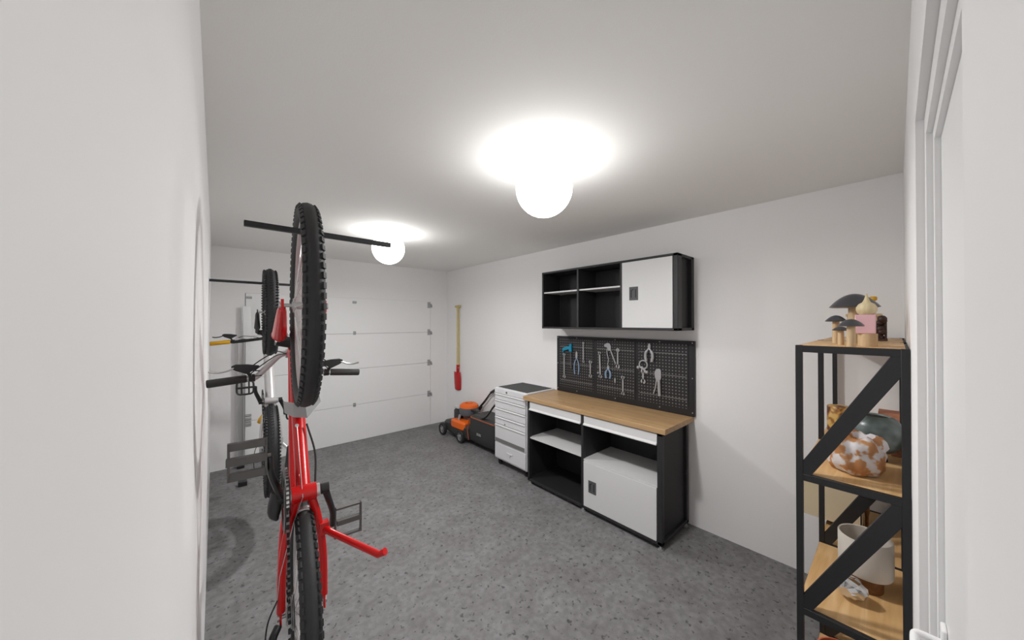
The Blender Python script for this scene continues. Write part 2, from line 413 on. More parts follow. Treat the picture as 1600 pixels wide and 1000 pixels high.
# ---------------------------------------------------------------- bikes
def bike(P0, es, eu, cfg, label, name):
    P0 = Vector(P0); es = Vector(es).normalized(); eu = Vector(eu); eu = (eu - es*eu.dot(es)).normalized(); er = es.cross(eu)
    def L(s, u, r=0): return P0 + es*s + eu*u + er*r
    wb = cfg['wb']
    t = thing(name, label, 'bicycle', tuple(L(-wb-.34, 0, 0)), None)
    R, rho = .341-cfg['rho'], cfg['rho']
    wr = math.radians(cfg.get('wrot', 0)); eu0, er0 = eu, er
    def wheel(s0, nm, rear):
        eu = (eu0*math.cos(wr) - er0*math.sin(wr)).normalized(); er = es.cross(eu)
        c = L(s0, 0)
        mb = MB(); rs = []
        N = 96
        for i in range(N):
            ph = 2*PI*i/N; rad = es*math.cos(ph) + eu*math.sin(ph)
            ring = []
            for k in range(14):
                th = 2*PI*k/14
                ring.append(c + rad*(R + rho*math.cos(th)) + er*(rho*math.sin(th)))
            rs.append(ring)
        mb.rings(rs, False, True)
        K = cfg['knobs']
        for i in range(K):
            for sd in (-1, 1):
                ph = 2*PI*(i + (.5 if sd > 0 else 0))/K
                rad = es*math.cos(ph) + eu*math.sin(ph); tan = er.cross(rad)
                th = math.radians(cfg['ka'])
                n = rad*math.cos(th) + er*math.sin(th)*sd; b = n.cross(tan)
                mb.obox(c + rad*(R) + n*(rho+.001), tan*cfg['kl'], b*.006, n*cfg['kh'])
            if cfg['centre']:
                ph = 2*PI*(i+.25)/K; rad = es*math.cos(ph) + eu*math.sin(ph); tan = er.cross(rad)
                mb.obox(c + rad*(R+rho), tan*.005, er*.009, rad*.0022)
        tire = mb.build(nm, 'rubber', t)
        lab(tire, 'rear wheel with knobbly black tyre' if rear else 'front wheel with knobbly black tyre')
        # rim
        mb = MB(); rs = []
        prof = [(R-rho*.75, .0125), (R-rho*.75-.002, .0135), (R-rho-.006, .011), (R-rho-.008, 0), (R-rho-.006, -.011), (R-rho*.75-.002, -.0135), (R-rho*.75, -.0125)]
        for i in range(72):
            ph = 2*PI*i/72; rad = es*math.cos(ph) + eu*math.sin(ph)
            rs.append([c + rad*a + er*b for a, b in prof])
        mb.rings(rs, False, True); mb.build('rim', cfg['rim'], tire)
        hub = MB().tube([L(s0,0,-.035), L(s0,0,.035)], .013, 16)
        for q in (-.03, .03): hub.tube([L(s0,0,q-.002), L(s0,0,q+.002)], .024, 20)
        hub.tube([L(s0,0,-.062), L(s0,0,.062)], .006, 10)
        for q in (-.066, .066): hub.tube([L(s0,0,q-.006), L(s0,0,q+.006)], .011, 12)
        hub.build('hub', 'silver', tire)
        mb = MB()
        for k in range(28):
            a = 2*PI*k/28; sd = .028 if k % 2 else -.028
            a2 = a + (.5 if (k//2) % 2 else -.5)
            p0 = c + (es*math.cos(a2)+eu*math.sin(a2))*.022 + er*sd
            p1 = c + (es*math.cos(a)+eu*math.sin(a))*(R-rho-.012)
            mb.tube([p0, p1], .0011, 5)
        mb.build('spokes', 'chrome', tire)
        return tire
    fw = wheel(0, 'wheel', False); rw = wheel(-wb, 'wheel', True)
    # frame
    fm = cfg['frame']; bb = cfg['bb']; ht0 = cfg['ht0']; ht1 = cfg['ht1']; st = cfg['st']
    mb = MB()
    mb.tube([L(*ht0), L(*ht1)], .023, 18)
    ra = (-wb, 0)
    dt = [L(ht0[0]+.25*(ht1[0]-ht0[0]), ht0[1]+.25*(ht1[1]-ht0[1])), L(bb[0], bb[1]+.01)]
    mb.tube([dt[0], dt[0].lerp(dt[1], .5), dt[1]], [cfg['dtr']*.92, cfg['dtr'], cfg['dtr']*.95], 20)
    mb.tube([L(ht0[0]+.8*(ht1[0]-ht0[0]), ht0[1]+.8*(ht1[1]-ht0[1])), L(*st)], .0185, 16)
    mb.tube([L(*bb), L(st[0]-.02, st[1]+.05)], .0175, 16)
    mb.tube([L(bb[0], bb[1], -.036), L(bb[0], bb[1], .036)], .027, 22)
    for sd in (-1, 1):
        cs = bez([L(bb[0]-.005, bb[1], .018*sd), L(bb[0]-.10, bb[1]+.005, .042*sd), L(bb[0]-.22, bb[1]+.01, .058*sd), L(-wb+.02, -.004, .062*sd)], 6)
        mb.tube(cs, [.013]*6+[.0125]*(len(cs)-6), 12)
        ss = bez([L(st[0]+.005, st[1]-.02, .014*sd), L(st[0]-.08, st[1]-.12, .045*sd), L(-wb+.05, .12, .06*sd), L(-wb+.005, .012, .063*sd)], 6)
        mb.tube(ss, .0095, 10)
        mb.prism([(-.02,-.018),(.02,-.014),(.028,.016),(-.005,.03)], L(-wb,0,.060*sd), es, eu, er*sd, .006)
    mb.tube([L(bb[0]-.085, bb[1]+.006, -.036), L(bb[0]-.085, bb[1]+.006, .036)], .008, 10)
    fr = mb.build('frame', fm, t)
    for sd in (-1, 1): MB().tube([L(bb[0], bb[1], .036*sd), L(bb[0], bb[1], .046*sd)], .021, 20).build('bottom_bracket_cup', 'silver', fr)
    mb = MB().obox(L(bb[0]-.075, bb[1]+.012, 0), es*.022, eu*.012, er*.018)
    mb.build('stay_bridge', 'silver_paint' if cfg['mud'] else 'yellow', fr, bevel=.004)
    # fork
    cr = cfg['crown']; wd = cfg.get('wd', .062)
    for sd in (-1, 1):
        a = L(0, 0, wd*sd); c2 = L(cr[0], cr[1], wd*sd*.92)
        k = cfg['lower_frac']; m1 = a.lerp(c2, k)
        off = eu*.0
        lo = MB().tube([a.lerp(c2, .05), a.lerp(c2, .12), a.lerp(c2, .3), m1], [.010, .014, cfg['leg_r']*.68, cfg['leg_r']], 18)
        lo.obox(L(0, 0, wd*sd), es*.02, eu*.013, er*.004)
        if cfg['boot']: lo.tube([m1 - (c2-a)*.02, m1, m1 + (c2-a)*.03], [cfg['leg_r'], cfg['leg_r']*1.08, cfg['leg_r']*.8], 18)
        lo.build('fork_lower', cfg['fork'], t)
        MB().tube([m1, c2], .0145, 16).build('stanchion', cfg['stanch'], t)
    mb = MB().tube([L(cr[0], cr[1], -.068), L(cr[0]-.012, cr[1]+.012, 0), L(cr[0], cr[1], .068)], [.021, .026, .021], 14)
    mb.tube([L(cr[0], cr[1], 0), L(*ht0)], .02, 14)
    mb.build('fork_crown', 'black_plastic', t)
    # stem and handlebar
    bc = cfg['bar_c']; hw = cfg['bar_hw']; ge = cfg['grip']   # ge = (s,u) at grips
    mb = MB().tube([L(*ht1), L(ht1[0]+.01-.02, ht1[1]+.035)], .019, 16).tube([L(ht1[0]-.01, ht1[1]+.03), L(*bc)], .016, 14)
    mb.tube([L(bc[0], bc[1], -.025), L(bc[0], bc[1], .025)], .021, 16)
    mb.build('stem', cfg['stem'], t)
    gi = hw - .135
    path = []
    for sd in (-1, 1):
        mixp = lambda f, q: (bc[0]*(1-f)+ge[0]*f, bc[1]*(1-f)+ge[1]*f, q*sd)
        seq = [(bc[0], bc[1], .0), (bc[0], bc[1], .03*sd), mixp(.12, .055), mixp(.60, (hw-.10)*.5), mixp(.95, hw-.165), (ge[0]+.003, ge[1]-.002, (hw-.135)*sd), (ge[0]-.003, ge[1]-.001, (hw-.067)*sd), (ge[0]-.009, ge[1], hw*sd)]
        path.append([L(*q) for q in seq])
    hb = MB().tube(bez(path[0][::-1] + path[1][1:], 6), .0132, 14)
    h_o = hb.build('handlebar', cfg['bar'], t)
    for sd in (-1, 1):
        g0 = L(ge[0]+.003, ge[1]-.002, (hw-.135)*sd); g1 = L(ge[0]-.009, ge[1], (hw+.004)*sd)
        MB().tube([g0, g0.lerp(g1, .03), g0.lerp(g1, .97), g1], [.0155, .0175, .018, .0165], 18).build('grip', cfg['gripm'], h_o)
        # brake lever : clamp, body, blade
        g = hw - .135
        lv = MB().tube([L(ge[0]+.004, ge[1], (g-.030)*sd), L(ge[0]+.004, ge[1], (g-.006)*sd)], .018, 16)
        lv.bar(L(ge[0]+.004, ge[1]-.010, (g-.018)*sd), L(ge[0]+.04, ge[1]-.022, g*sd), .014, .012, up=er)
        lv.rings([[L(ge[0]+.040+dz, ge[1]-.02+dy, (g-.045)*sd) for dz, dy in ((.022,-.006),(.022,.006),(.014,.006),(.014,-.006))],
                  [L(ge[0]+.040+dz, ge[1]-.02+dy, (g)*sd) for dz, dy in ((.03,-.012),(.03,.012),(-.014,.012),(-.014,-.012))],
                  [L(ge[0]+.040+dz, ge[1]-.02+dy, (g+.04)*sd) for dz, dy in ((.032,-.01),(.032,.01),(.004,.01),(.004,-.01))],
                  [L(ge[0]+.040+dz, ge[1]-.02+dy, (g+.055)*sd) for dz, dy in ((.026,-.006),(.026,.006),(.014,.006),(.014,-.006))]])
        lo = lv.build('brake_lever', 'black_plastic', h_o, bevel=.002)
        bl = bez([L(ge[0]+.058, ge[1]-.022, (g+.045)*sd), L(ge[0]+.046, ge[1]-.028, (g+.07)*sd), L(ge[0]+.042, ge[1]-.032, (g+.10)*sd), L(ge[0]+.048, ge[1]-.04, (g+.13)*sd)], 5)
        if (g+.15) * 1 > 0 and cfg.get('wallside') == sd:
            bl = [p for p in bl if p.x > XL+.012]
        MB().tube(bl, [.0045]*len(bl), 8, flat=1.5).build('lever_blade', cfg['lever'], lo)
    # cables
    mb = MB()
    for sd in (-1, 1):
        for k in (0, 1):
            mb.tube(bez([L(ge[0]+.035-.02*k, ge[1]-.018, (hw-.19)*sd), L(ge[0]+.05-.03*k, ge[1]-.02, .16*sd), L(bc[0]+.01-.02*k, bc[1]-.03, .07*sd), L(cr[0]-.06, cr[1]+.05-.02*k, .03*sd)], 6), .0025, 6)
    mb.build('brake_cable', 'cable', h_o)
    # seat post and saddle
    sp = cfg['saddle']
    MB().tube([L(st[0]-.02, st[1]+.045), L(sp[0], sp[1]-.03)], .0135, 14).build('seat_post', 'silver', t)
    rs = []
    for ds, wv, th in ((.15, .012, .008), (.145, .018, .014), (.08, .024, .018), (.0, .036, .022), (-.06, .062, .026), (-.11, .074, .028), (-.135, .06, .02), (-.14, .03, .01)):
        ring = []
        for k in range(18):
            a = 2*PI*k/18; cc, sn = math.cos(a), math.sin(a)
            ring.append(L(sp[0]+ds*cfg.get('ssc', 1), sp[1] + th*sn - (.010*abs(cc)**2 if sn < .3 else 0), wv*cc))
        rs.append(ring)
    MB().rings(rs).build('saddle', cfg['saddlem'], t)
    # cranks
    ca = cfg['crank']; n = Vector((ca[0], ca[1], 0))
    for sd, sg in ((1, 1), (-1, -1)):
        ds, du = ca[0]*sg, ca[1]*sg
        r0 = .062*sd; r1 = .092*sd
        cp = bez([L(bb[0], bb[1], r0), L(bb[0]+ds*.25, bb[1]+du*.25, r0+.012*sd), L(bb[0]+ds*.65, bb[1]+du*.65, r1), L(bb[0]+ds, bb[1]+du, r1+.002*sd)], 6)
        nn = len(cp)
        mb = MB().tube(cp, [.0155-.004*i/nn for i in range(nn)], 12, flat=.75)
        mb.tube([L(bb[0], bb[1], r0-.012*sd), L(bb[0], bb[1], r0+.012*sd)], .018, 16)
        if sd > 0 and cfg['guard']: mb.tube(bez([L(bb[0]-.062, bb[1]-.01, .074), L(bb[0]-.04, bb[1]-.004, .082), L(bb[0]-.005, bb[1], .080), L(bb[0]+.03, bb[1]-.008, .080)], 4), [.004, .009, .013, .017, .019, .021, .021, .021, .020, .018, .016, .014, .012], 14, flat=.7)
        arm = mb.build('crank_arm', 'black_plastic', t)
        pc = (bb[0]+ds, bb[1]+du); p0 = (r1+.012*sd); p1 = (r1+(.012+cfg['ped_w'])*sd)
        mb = MB(); hh = cfg['ped_h']; ta = cfg['ped_t']*.5*(1 if sd > 0 else .3)
        cs_, sn_ = math.cos(cfg['ped_a']), math.sin(cfg['ped_a'])
        pe, pu = es*cs_ + eu*sn_, eu*cs_ - es*sn_
        C0 = L(pc[0], pc[1], 0)
        th = .007
        if cfg['round_ped']:
            n2 = 20; loop = []
            for i in range(n2):
                a = 2*PI*i/n2; x = math.copysign(abs(math.cos(a))**.45, math.cos(a)); y = math.copysign(abs(math.sin(a))**.45, math.sin(a))
                loop.append(C0 + er*((p0+p1)/2 + (p1-p0)/2*x) + pe*hh*y)
            mb.tube(loop, .0065, 8, closed=True)
            for q in (.28, .72): mb.tube([C0 + er*(p0+(p1-p0)*q) - pe*hh, C0 + er*(p0+(p1-p0)*q) + pe*hh], .005, 8)
            mb.tube([C0 + er*r1, C0 + er*p1], .0075, 10)
        else:
            for e in (p0, p1): mb.obox(C0 + er*e, pe*hh, er*.003, pu*th)
            mb.obox(C0 + er*(p0+p1)/2 + pe*(hh-ta), pe*ta, er*(p1-p0)/2, pu*th)
            mb.obox(C0 + er*(p0+p1)/2 - pe*(hh-ta), pe*ta, er*(p1-p0)/2, pu*th)
            mb.obox(C0 + er*((p0+p1)/2+.002*sd), pe*max(ta, .009), er*((p1-p0)/2+.004), pu*th*1.3)
            mb.tube([C0 + er*r1, C0 + er*p0], .007, 10)
        mb.build('pedal', cfg['pedm'], arm, bevel=0)
    # chainring, cassette, chain
    rc = .05
    mb = MB()
    for rr_, q in ((.088, rc), (.065, rc-.007)):
        mb.lathe([(rr_-.014, -.0015), (rr_, -.0015), (rr_, .0015), (rr_-.014, .0015), (rr_-.014, -.0015)], L(bb[0], bb[1], q), 44, er, cap=False)
    for k in range(5):
        a = 2*PI*k/5
        mb.bar(L(bb[0], bb[1], rc), L(bb[0]+.078*math.cos(a), bb[1]+.078*math.sin(a), rc), .012, .003, up=er)
    for k in range(44):
        a = 2*PI*k/44; rad = es*math.cos(a)+eu*math.sin(a)
        mb.obox(L(bb[0], bb[1], rc)+rad*.09, rad*.003, er.cross(rad)*.0022, er*.001)
    mb.build('chainring', 'black_plastic', t)
    mb = MB().lathe([(.104, 0), (.106, .003), (.09, .006), (.088, .003), (.104, 0)], L(bb[0], bb[1], rc+.004), 44, er, cap=False)
    if cfg['guard']: mb.build('chain_guard', 'black_plastic', t)
    mb = MB()
    for k, rr_ in enumerate((.056, .05, .044, .038, .033, .029)):
        mb.lathe([(rr_, 0), (rr_, .0018)], L(-wb, 0, .024+.0045*k), 32, er)
    mb.build('cassette', 'hinge', t)
    rcass = .042; mb = MB()
    def run(a, b):
        a, b = Vector(a), Vector(b); d = (b-a); n_ = max(2, int(d.length/.0127)); st_ = d/n_; dn = d.normalized()
        for i in range(n_):
            p = a + st_*(i+.5)
            mb.obox(p, dn*.0045, er*.0038, dn.cross(er)*.0042, mi=i % 2)
            mb.obox(p + st_*.5, dn*.0025, er*.0028, dn.cross(er)*.003, mi=1)
    run(L(bb[0]-.01, bb[1]-.089, rc), L(-wb, -.044-.0, rc-.01))
    run(L(bb[0], bb[1]+.089, rc), L(-wb, .044, rc-.01))
    dp = (-wb-.055, -.075)
    run(L(-wb, -.044, rc-.01), L(-wb-.05, -.062, rc-.008))
    for k in range(22):
        a0 = PI/2 - PI*k/22*1.0; a1 = PI/2 - PI*(k+1)/22
        run(L(bb[0]+.089*math.sin(PI*k/22), bb[1]+.089*math.cos(PI*k/22), rc), L(bb[0]+.089*math.sin(PI*(k+1)/22), bb[1]+.089*math.cos(PI*(k+1)/22), rc))
    mb.build('chain', ['chrome', 'black_plastic'], t)
    # rear derailleur
    mb = MB()
    mb.tube(bez([L(-wb-.012, -.02, .07), L(-wb-.03, -.045, .085), L(-wb-.06, -.06, .08)], 5), .012, 12)
    for p in ((-wb-.065, -.06), (-wb-.11, -.045)):
        mb.lathe([(.02, -.003), (.02, .003)], L(p[0], p[1], .055), 18, er)
    mb.bar(L(-wb-.055, -.062, .062), L(-wb-.118, -.043, .062), .02, .002, up=er)
    dr_ = mb.build('derailleur', 'black_plastic', t)
    MB().tube(bez([L(-wb+.07, -.015, .072), L(-wb+.02, -.035, .098), L(-wb-.06, -.045, .105), L(-wb-.12, -.05, .10), L(-wb-.10, -.055, .085)], 6), .0024, 6).build('shift_cable', 'cable', dr_)
    # kickstand
    if cfg['kick']:
        k = cfg['kick']
        mb = MB().tube([L(*k[0]), L(*k[1]), L(*k[2]), L(*k[3])], [.0125, .0105, .0105, .011], 14)
        mb.obox(L(*k[0]), es*.02, eu*.014, er*.014)
        mb.build('kickstand', cfg['kickm'], t)
    if cfg['mud']:
        a = L(-.335, .155, 0)
        n1 = (-eu*.92 + es*.25).normalized(); lw = es.copy()
        def q(s, u, r): return L(s, u, r)
        top = [q(-.352, .165, .050), q(-.352, .115, .022), q(-.35, .10, -.012), q(-.315, .135, -.058)]
        bot = [q(-.395, .165, .046), q(-.405, .12, .02), q(-.41, .105, -.02), q(-.365, .15, -.068)]
        mb = MB().add(top+bot, [(0,1,5,4),(1,2,6,5),(2,3,7,6)])
        mb.add([q(-.41,.105,-.02), q(-.395,.165,.046), q(-.365,.15,-.068), q(-.42,.19,0)], [(0,1,3),(0,3,2)])
        g = mb.build('mudguard', 'mud', t, solid=.003, smooth=False)
        lab(g, 'grey faceted mudguard clipped to the red down tube')
    if cfg['frame'] == 'red_paint':
        mb = MB()
        bs = [L(bb[0]+.20, bb[1]+.10+.02, .012), L(bb[0]+.0, bb[1]-.031, .006), L(bb[0]-.08, bb[1]-.02, .03), L(bb[0]-.25, bb[1]+.0, .066), L(-wb+.07, -.015, .072)]
        mb.tube([bs[0], bs[1]], .0013, 6); mb.tube(bs[1:], .0013, 6)
        mb.lathe([(.006, -.004), (.006, .004)], bs[0], 10, eu)
        mb.build('gear_cable', 'silver', t)
        mb = MB().tube(bez([L(bb[0]+.19, bb[1]+.16, -.022), L(bb[0]+.10, bb[1]+.09, -.042), L(bb[0]+.02, bb[1]+.025, -.036)], 6), .0035, 8)
        mb.build('brake_hose', 'cable', t)
    return t, L

a1 = math.radians(4.8)
cfg1 = dict(wb=1.03, wrot=.7, rho=.027, knobs=74, ka=52, kl=.0085, kh=.003, centre=False, rim='silver', frame='red_paint', bb=(-.632, -.02),
            ht0=(-.165, .43), ht1=(-.205, .545), st=(-.80, .42), dtr=.023, crown=(-.135, .395), lower_frac=.8, leg_r=.026, boot=True,
            fork='red_paint', stanch='chrome', bar_c=(-.205, .58), bar_hw=.305, grip=(-.318, .62), stem='silver', bar='silver_paint',
            gripm='grip', lever='silver', saddle=(-.80, .60), saddlem='saddle_black', crank=(.168, -.06), ped_w=.088, ped_h=.055, ped_t=.022,
            ped_a=0, round_ped=False, pedm='pedal_grey', guard=True, kick=[(-.768, -.02, -.060), (-.775, -.05, -.075), (-.792, -.24, -.185), (-.78, -.255, -.20)],
            kickm='red_paint', mud=True, wallside=1)
bike((.229, 1.34, 1.657), (0, 0, 1), (math.sin(a1), math.cos(a1), 0), cfg1,
     'red mountain bike hung upright by its front wheel, nearest the camera', 'bicycle')
cfg2 = dict(wb=1.06, rho=.040, knobs=86, ka=55, kl=.006, kh=.009, centre=True, rim='black_metal', frame='silver_paint', bb=(-.69, -.02),
            ht0=(-.15, .42), ht1=(-.19, .54), st=(-.82, .40), dtr=.034, crown=(-.12, .40), lower_frac=.75, leg_r=.022, boot=False,
            fork='black_plastic', stanch='black_plastic', bar_c=(-.165, .575), bar_hw=.392, grip=(-.185, .62), stem='black_plastic', bar='black_metal',
            gripm='yellow', lever='black_plastic', saddle=(-.84, .58), saddlem='yellow', ssc=.62, crank=(.12, -.05), ped_w=.098, ped_h=.048, ped_t=.012,
            ped_a=0, round_ped=True, pedm='black_plastic', guard=False, kick=[(-1.0, -.02, -.062), (-1.02, -.02, -.07), (-1.10, -.10, -.13), (-1.11, -.10, -.135)],
            kickm='silver', mud=False, wd=.078, wallside=1)
bike((.325, 3.28, 1.68), (0, .12, 1.06), (.055, .998, -.1), cfg2,
     'silver mountain bike with yellow grips hung upright, behind the red bike', 'bicycle')

# bars that carry the wheels
def hang_bar(x0, x1, y, z, label):
    o = MB().box((x0, y-.009, z-.009), (x1, y+.009, z+.009)).build('hanging_bar', 'black_metal', bevel=.0015)
    return tag(o, label, 'bar', 'black bars the bikes hang from')
hang_bar(.068, .545, 1.385, 1.920, 'square black steel bar through the red bike front wheel')
hang_bar(XL, .47, 3.30, 1.908, 'black steel bar from left wall through the farther bike front wheel')

# ---------------------------------------------------------------- wall cabinet
XF = 2.535
t = thing('wall_cabinet', 'black wall cabinet with two open bays and one white door', 'wall cabinet', (XR, 1.74, 1.535))
y0, y1, z0, z1 = 1.05, 2.415, 1.537, 2.112
mb = MB()
p = .034
for y in (y0, y1-p*.55):
    w_ = p if y == y0 else p*.55
    mb.box((XF, y, z0), (XF+(.075 if y == y0 else p), y+w_, z1)); mb.box((XR-.001-(.05 if y == y0 else p), y, z0), (XR-.001, y+w_, z1))
    mb.box((XF, y, z1-.022), (XR-.001, y+w_, z1)); mb.box((XF, y, z0), (XR-.001, y+w_, z0+.022))
mb.box((XF, y0, z1-.018), (XF+p, y1, z1)).box((XF, y0, z0), (XF+p, y1, z0+.018))
mb.box((XR-.03, y0, z1-.018), (XR-.001, y1, z1)).box((XR-.03, y0, z0), (XR-.001, y1, z0+.018))
mb.build('frame', 'black_cab', t, bevel=.003)
mb = MB().box((XF+.03, y0+p*.8, z0+.018), (XR-.03, y0+p*1.0, z1-.018)).box((XF+.02, y1-.016, z0+.018), (XR-.03, y1-.008, z1-.018))
mb.box((XF+.02, y0+.03, z0+.004), (XR-.03, y1-.01, z0+.012)).box((XF+.02, y0+.03, z1-.012), (XR-.03, y1-.01, z1-.004))
mb.box((XR-.03, y0+.03, z0+.01), (XR-.024, y1-.01, z1-.01))
mb.build('cabinet_body', 'black_in', t)
for y in (1.958, 1.510):
    B((XF+.001, y-.009, z0+.018), (XR-.03, y+.009, z1-.018)).build('divider', 'black_cab', t)
B((XF+.012, 1.967, 1.895), (XR-.03, y1-.018, 1.908)).build('shelf', 'white_panel', t)
B((XF+.012, 1.519, 1.895), (XR-.03, 1.949, 1.908)).build('shelf', 'white_panel', t)
d = B((XF-.004, 1.087, z0+.02), (XF+.014, 1.498, z1-.02)).build('door', 'white_panel', t, bevel=.0015)
def pull(par, xf, yc, zc, w_=.075, h_=.108):
    o = B((xf-.003, yc-w_/2, zc-h_/2), (xf+.002, yc+w_/2, zc+h_/2)).build('handle', 'handle_grey', par, bevel=.001)
    mb = MB().box((xf-.0045, yc+.016, zc-h_*.3), (xf-.003, yc+.024, zc+h_*.26)).box((xf-.0045, yc-.022, zc-h_*.3), (xf-.003, yc-.015, zc+h_*.3))
    mb.prism([(.016, h_*.2), (.024, h_*.24), (-.002, h_*.36), (-.002, h_*.32)], (xf-.0045, yc, zc), (0,1,0), (0,0,1), (1,0,0), .0015)
    mb.build('handle_recess', 'handle_dark', o)
pull(d, XF-.004, 1.394, 1.832)

# ---------------------------------------------------------------- workbench
XB = 2.345
t = thing('workbench', 'black steel workbench frame with white shelf, door and drawer fronts', 'workbench', (2.58, 1.75, 0))
by0, by1, bz = 1.082, 2.428, .817
mb = MB(); p = .036
for y in (by0, by1-.022, 1.755):
    w_ = p if y == by0 else .022
    mb.box((XB, y, .035), (XB+p, y+w_, bz))
    if y != 1.755: mb.box((2.80-p, y, .035), (2.80, y+w_, bz))
for y, w_ in ((by0, p), (by1-.022, .022)):
    mb.box((XB, y, .035), (2.80, y+w_, .06)).box((XB, y, bz-.02), (2.80, y+w_, bz))
mb.box((XB, by0, .03), (XB+.03, by1, .052)).box((2.77, by0, .03), (2.80, by1, .052))
mb.box((XB+.004, by0, bz-.012), (XB+.03, by1, bz))
mb.build('frame', 'black_cab', t, bevel=.003)
mb = MB().box((XB+.03, by0+.02, .04), (2.78, by0+.028, bz)).box((XB+.02, by1-.012, .04), (2.78, by1-.006, bz))
mb.box((2.772, by0+.02, .04), (2.78, by1-.01, bz)).box((XB+.02, by0+.02, .04), (2.78, by1-.01, .054))
mb.box((XB+.02, 1.762, .04), (2.78, 1.772, bz))
mb.build('panel', 'black_in', t)
for y, x in ((by0+.018, XB+.018), (by1-.02, XB+.018), (1.766, XB+.018), (by0+.018, 2.78), (by1-.02, 2.78)):
    MB().lathe([(.02, 0), (.02, .012), (.009, .014), (.009, .036)], (x, y, 0), 20).build('levelling_foot', 'silver', t)
mb = MB().box((XB+.002, 1.782, .735), (XB+.30, by1-.024, .812)); mb.build('drawer', 'white_panel', t, bevel=.002)
mb = MB().box((XB+.002, by0+.038, .735), (XB+.30, 1.750, .812)); mb.build('drawer', 'white_panel', t, bevel=.002)
for a, b in ((1.782, by1-.024), (by0+.038, 1.750)):
    mb = MB().prism([(0, 0), (0, .018), (-.012, .006), (-.012, 0)], (XB+.002, a, .733), (1,0,0), (0,0,1), (0,1,0), b-a)
    mb.build('drawer_lip', 'white_panel', t)
B((XB+.01, 1.776, .45), (2.772, by1-.012, .462)).build('shelf', 'white_panel', t)
B((XB+.006, by0+.03, .432), (2.772, 1.760, .444)).build('shelf', 'white_panel', t)
d = B((XB-.002, by0+.040, .056), (XB+.018, 1.750, .429)).build('door', 'white_panel', t, bevel=.0015)
pull(d, XB-.002, 1.662, .236, .075, .10)
o = B((XB-.010, 1.055, .818), (XR-.004, 2.487, .858)).build('worktop', 'bench_wood', bevel=.003)
tag(o, 'oak wood worktop lying on the black workbench under the pegboard', 'worktop')

# ---------------------------------------------------------------- drawer cabinet
XD = 2.385
t = thing('drawer_cabinet', 'white metal drawer cabinet on casters between mower and workbench', 'drawer cabinet', (2.6, 2.76, 0))
cy0, cy1, cz0, cz1 = 2.492, 3.015, .07, .868
mb = MB().box((XD+.012, cy0, cz0), (XR-.01, cy1, cz1))
mb.build('cabinet_body', 'drawer_white', t, bevel=.006)
B((XD+.04, cy0+.03, cz1), (XR-.035, cy1-.025, cz1+.004)).build('top_mat', 'mat_dark', t, bevel=.001)
B((XD, cy0+.006, .808), (XD+.014, cy1-.006, .862)).build('top_rail', 'drawer_white', t, bevel=.003)
MB().lathe([(.011, 0), (.011, .006), (.004, .007)], (XD, 2.80, .835), 16, (-1,0,0)).build('lock', 'slot_grey', t)
dz = [(.738, .806), (.645, .736), (.550, .643), (.464, .548), (.262, .462), (.088, .255)]
for i, (a, b) in enumerate(dz):
    o = B((XD, cy0+.012, a+.003), (XD+.02, cy1-.012, b-.002)).build('drawer', 'drawer_white', t, bevel=.002)
    if i < 5:
        mb = MB().prism([(0, 0), (-.009, .004), (-.009, .009), (0, .016)], (XD, cy0+.02, b-.018), (1,0,0), (0,0,1), (0,1,0), cy1-cy0-.04)
        mb.build('handle', 'white_panel', o)
    if i == 4:
        B((XD-.0015, cy0+.025, .268), (XD, cy1-.02, .308)).build('handle_slot', 'slot_grey', o)
    if i == 3:
        MB().lathe([(.008, 0), (.008, .003)], (XD, 2.83, .482), 12, (-1,0,0)).build('rivet', 'slot_grey', o)
    if i == 5:
        mb = MB().prism([(-.05, .012), (.05, .012), (.012, -.004), (.01, -.024), (-.01, -.024), (-.012, -.004)], (XD-.008, 2.752, .172), (0,1,0), (0,0,1), (1,0,0), .008)
        mb.build('handle', 'white_panel', o, bevel=.001)
for x in (XD+.05, XR-.06):
    for y in (cy0+.05, cy1-.05):
        mb = MB().lathe([(.026, -.011), (.026, .011)], (x, y, .026), 20, (1,0,0)).box((x-.018, y-.02, .045), (x+.018, y+.02, .07)).box((x-.018, y-.008, .02), (x-.013, y+.008, .05))
        mb.build('caster', 'black_plastic', t)

# ---------------------------------------------------------------- pegboard and tools
t = thing('pegboard', 'black perforated tool board on right wall above the worktop', 'pegboard', (XR, 1.75, .875))
XP = 2.806
mb = MB().box((XP+.004, 1.04, .860), (XR, 2.45, 1.452)); mb.build('board_frame', 'rack_black', t, bevel=.002)
for a, b in ((1.977, 2.405), (1.533, 1.943), (1.085, 1.500)):
    B((XP, a, .915), (XP+.004, b, 1.425)).build('perforated_panel', 'peg', t)
    for z in (1.345, 1.165, .985):
        MB().box((XP-.004, a+.01, z-.0025), (XP+.001, b-.01, z+.0025)).build('rail', 'peg_rail', t)
for y in (1.055, 1.315, 1.735, 2.18, 2.435):
    for z in (.89, 1.16, 1.437):
        if y in (1.055, 2.435) or z != 1.16:
            MB().lathe([(.005, 0), (.004, .003)], (XP+.004, y, z), 10, (-1,0,0)).build('screw', 'hinge', t)
XT = XP - .012
def jaw(cy, cz, r, ang, op=.5):
    pts = []
    n = 14
    for i in range(n+1):
        a = ang + op + (2*PI-2*op)*i/n
        pts.append((cy + r*math.cos(a), cz + r*math.sin(a)))
    a = ang - op*.7; pts.append((cy + r*.25*math.cos(a+PI*.2) , cz + r*.25*math.sin(a+PI*.2)))
    return pts
def pr(mb, poly, th=.006, x=None, mi=0):
    return mb.prism(poly, (XT if x is None else x, 0, 0), (0,1,0), (0,0,1), (1,0,0), th, mi)
def peghook(o, y, z):
    MB().tube([(XP, y, z), (XT-.004, y, z), (XT-.006, y, z+.008)], .002, 6).build('hook', 'hinge', o)
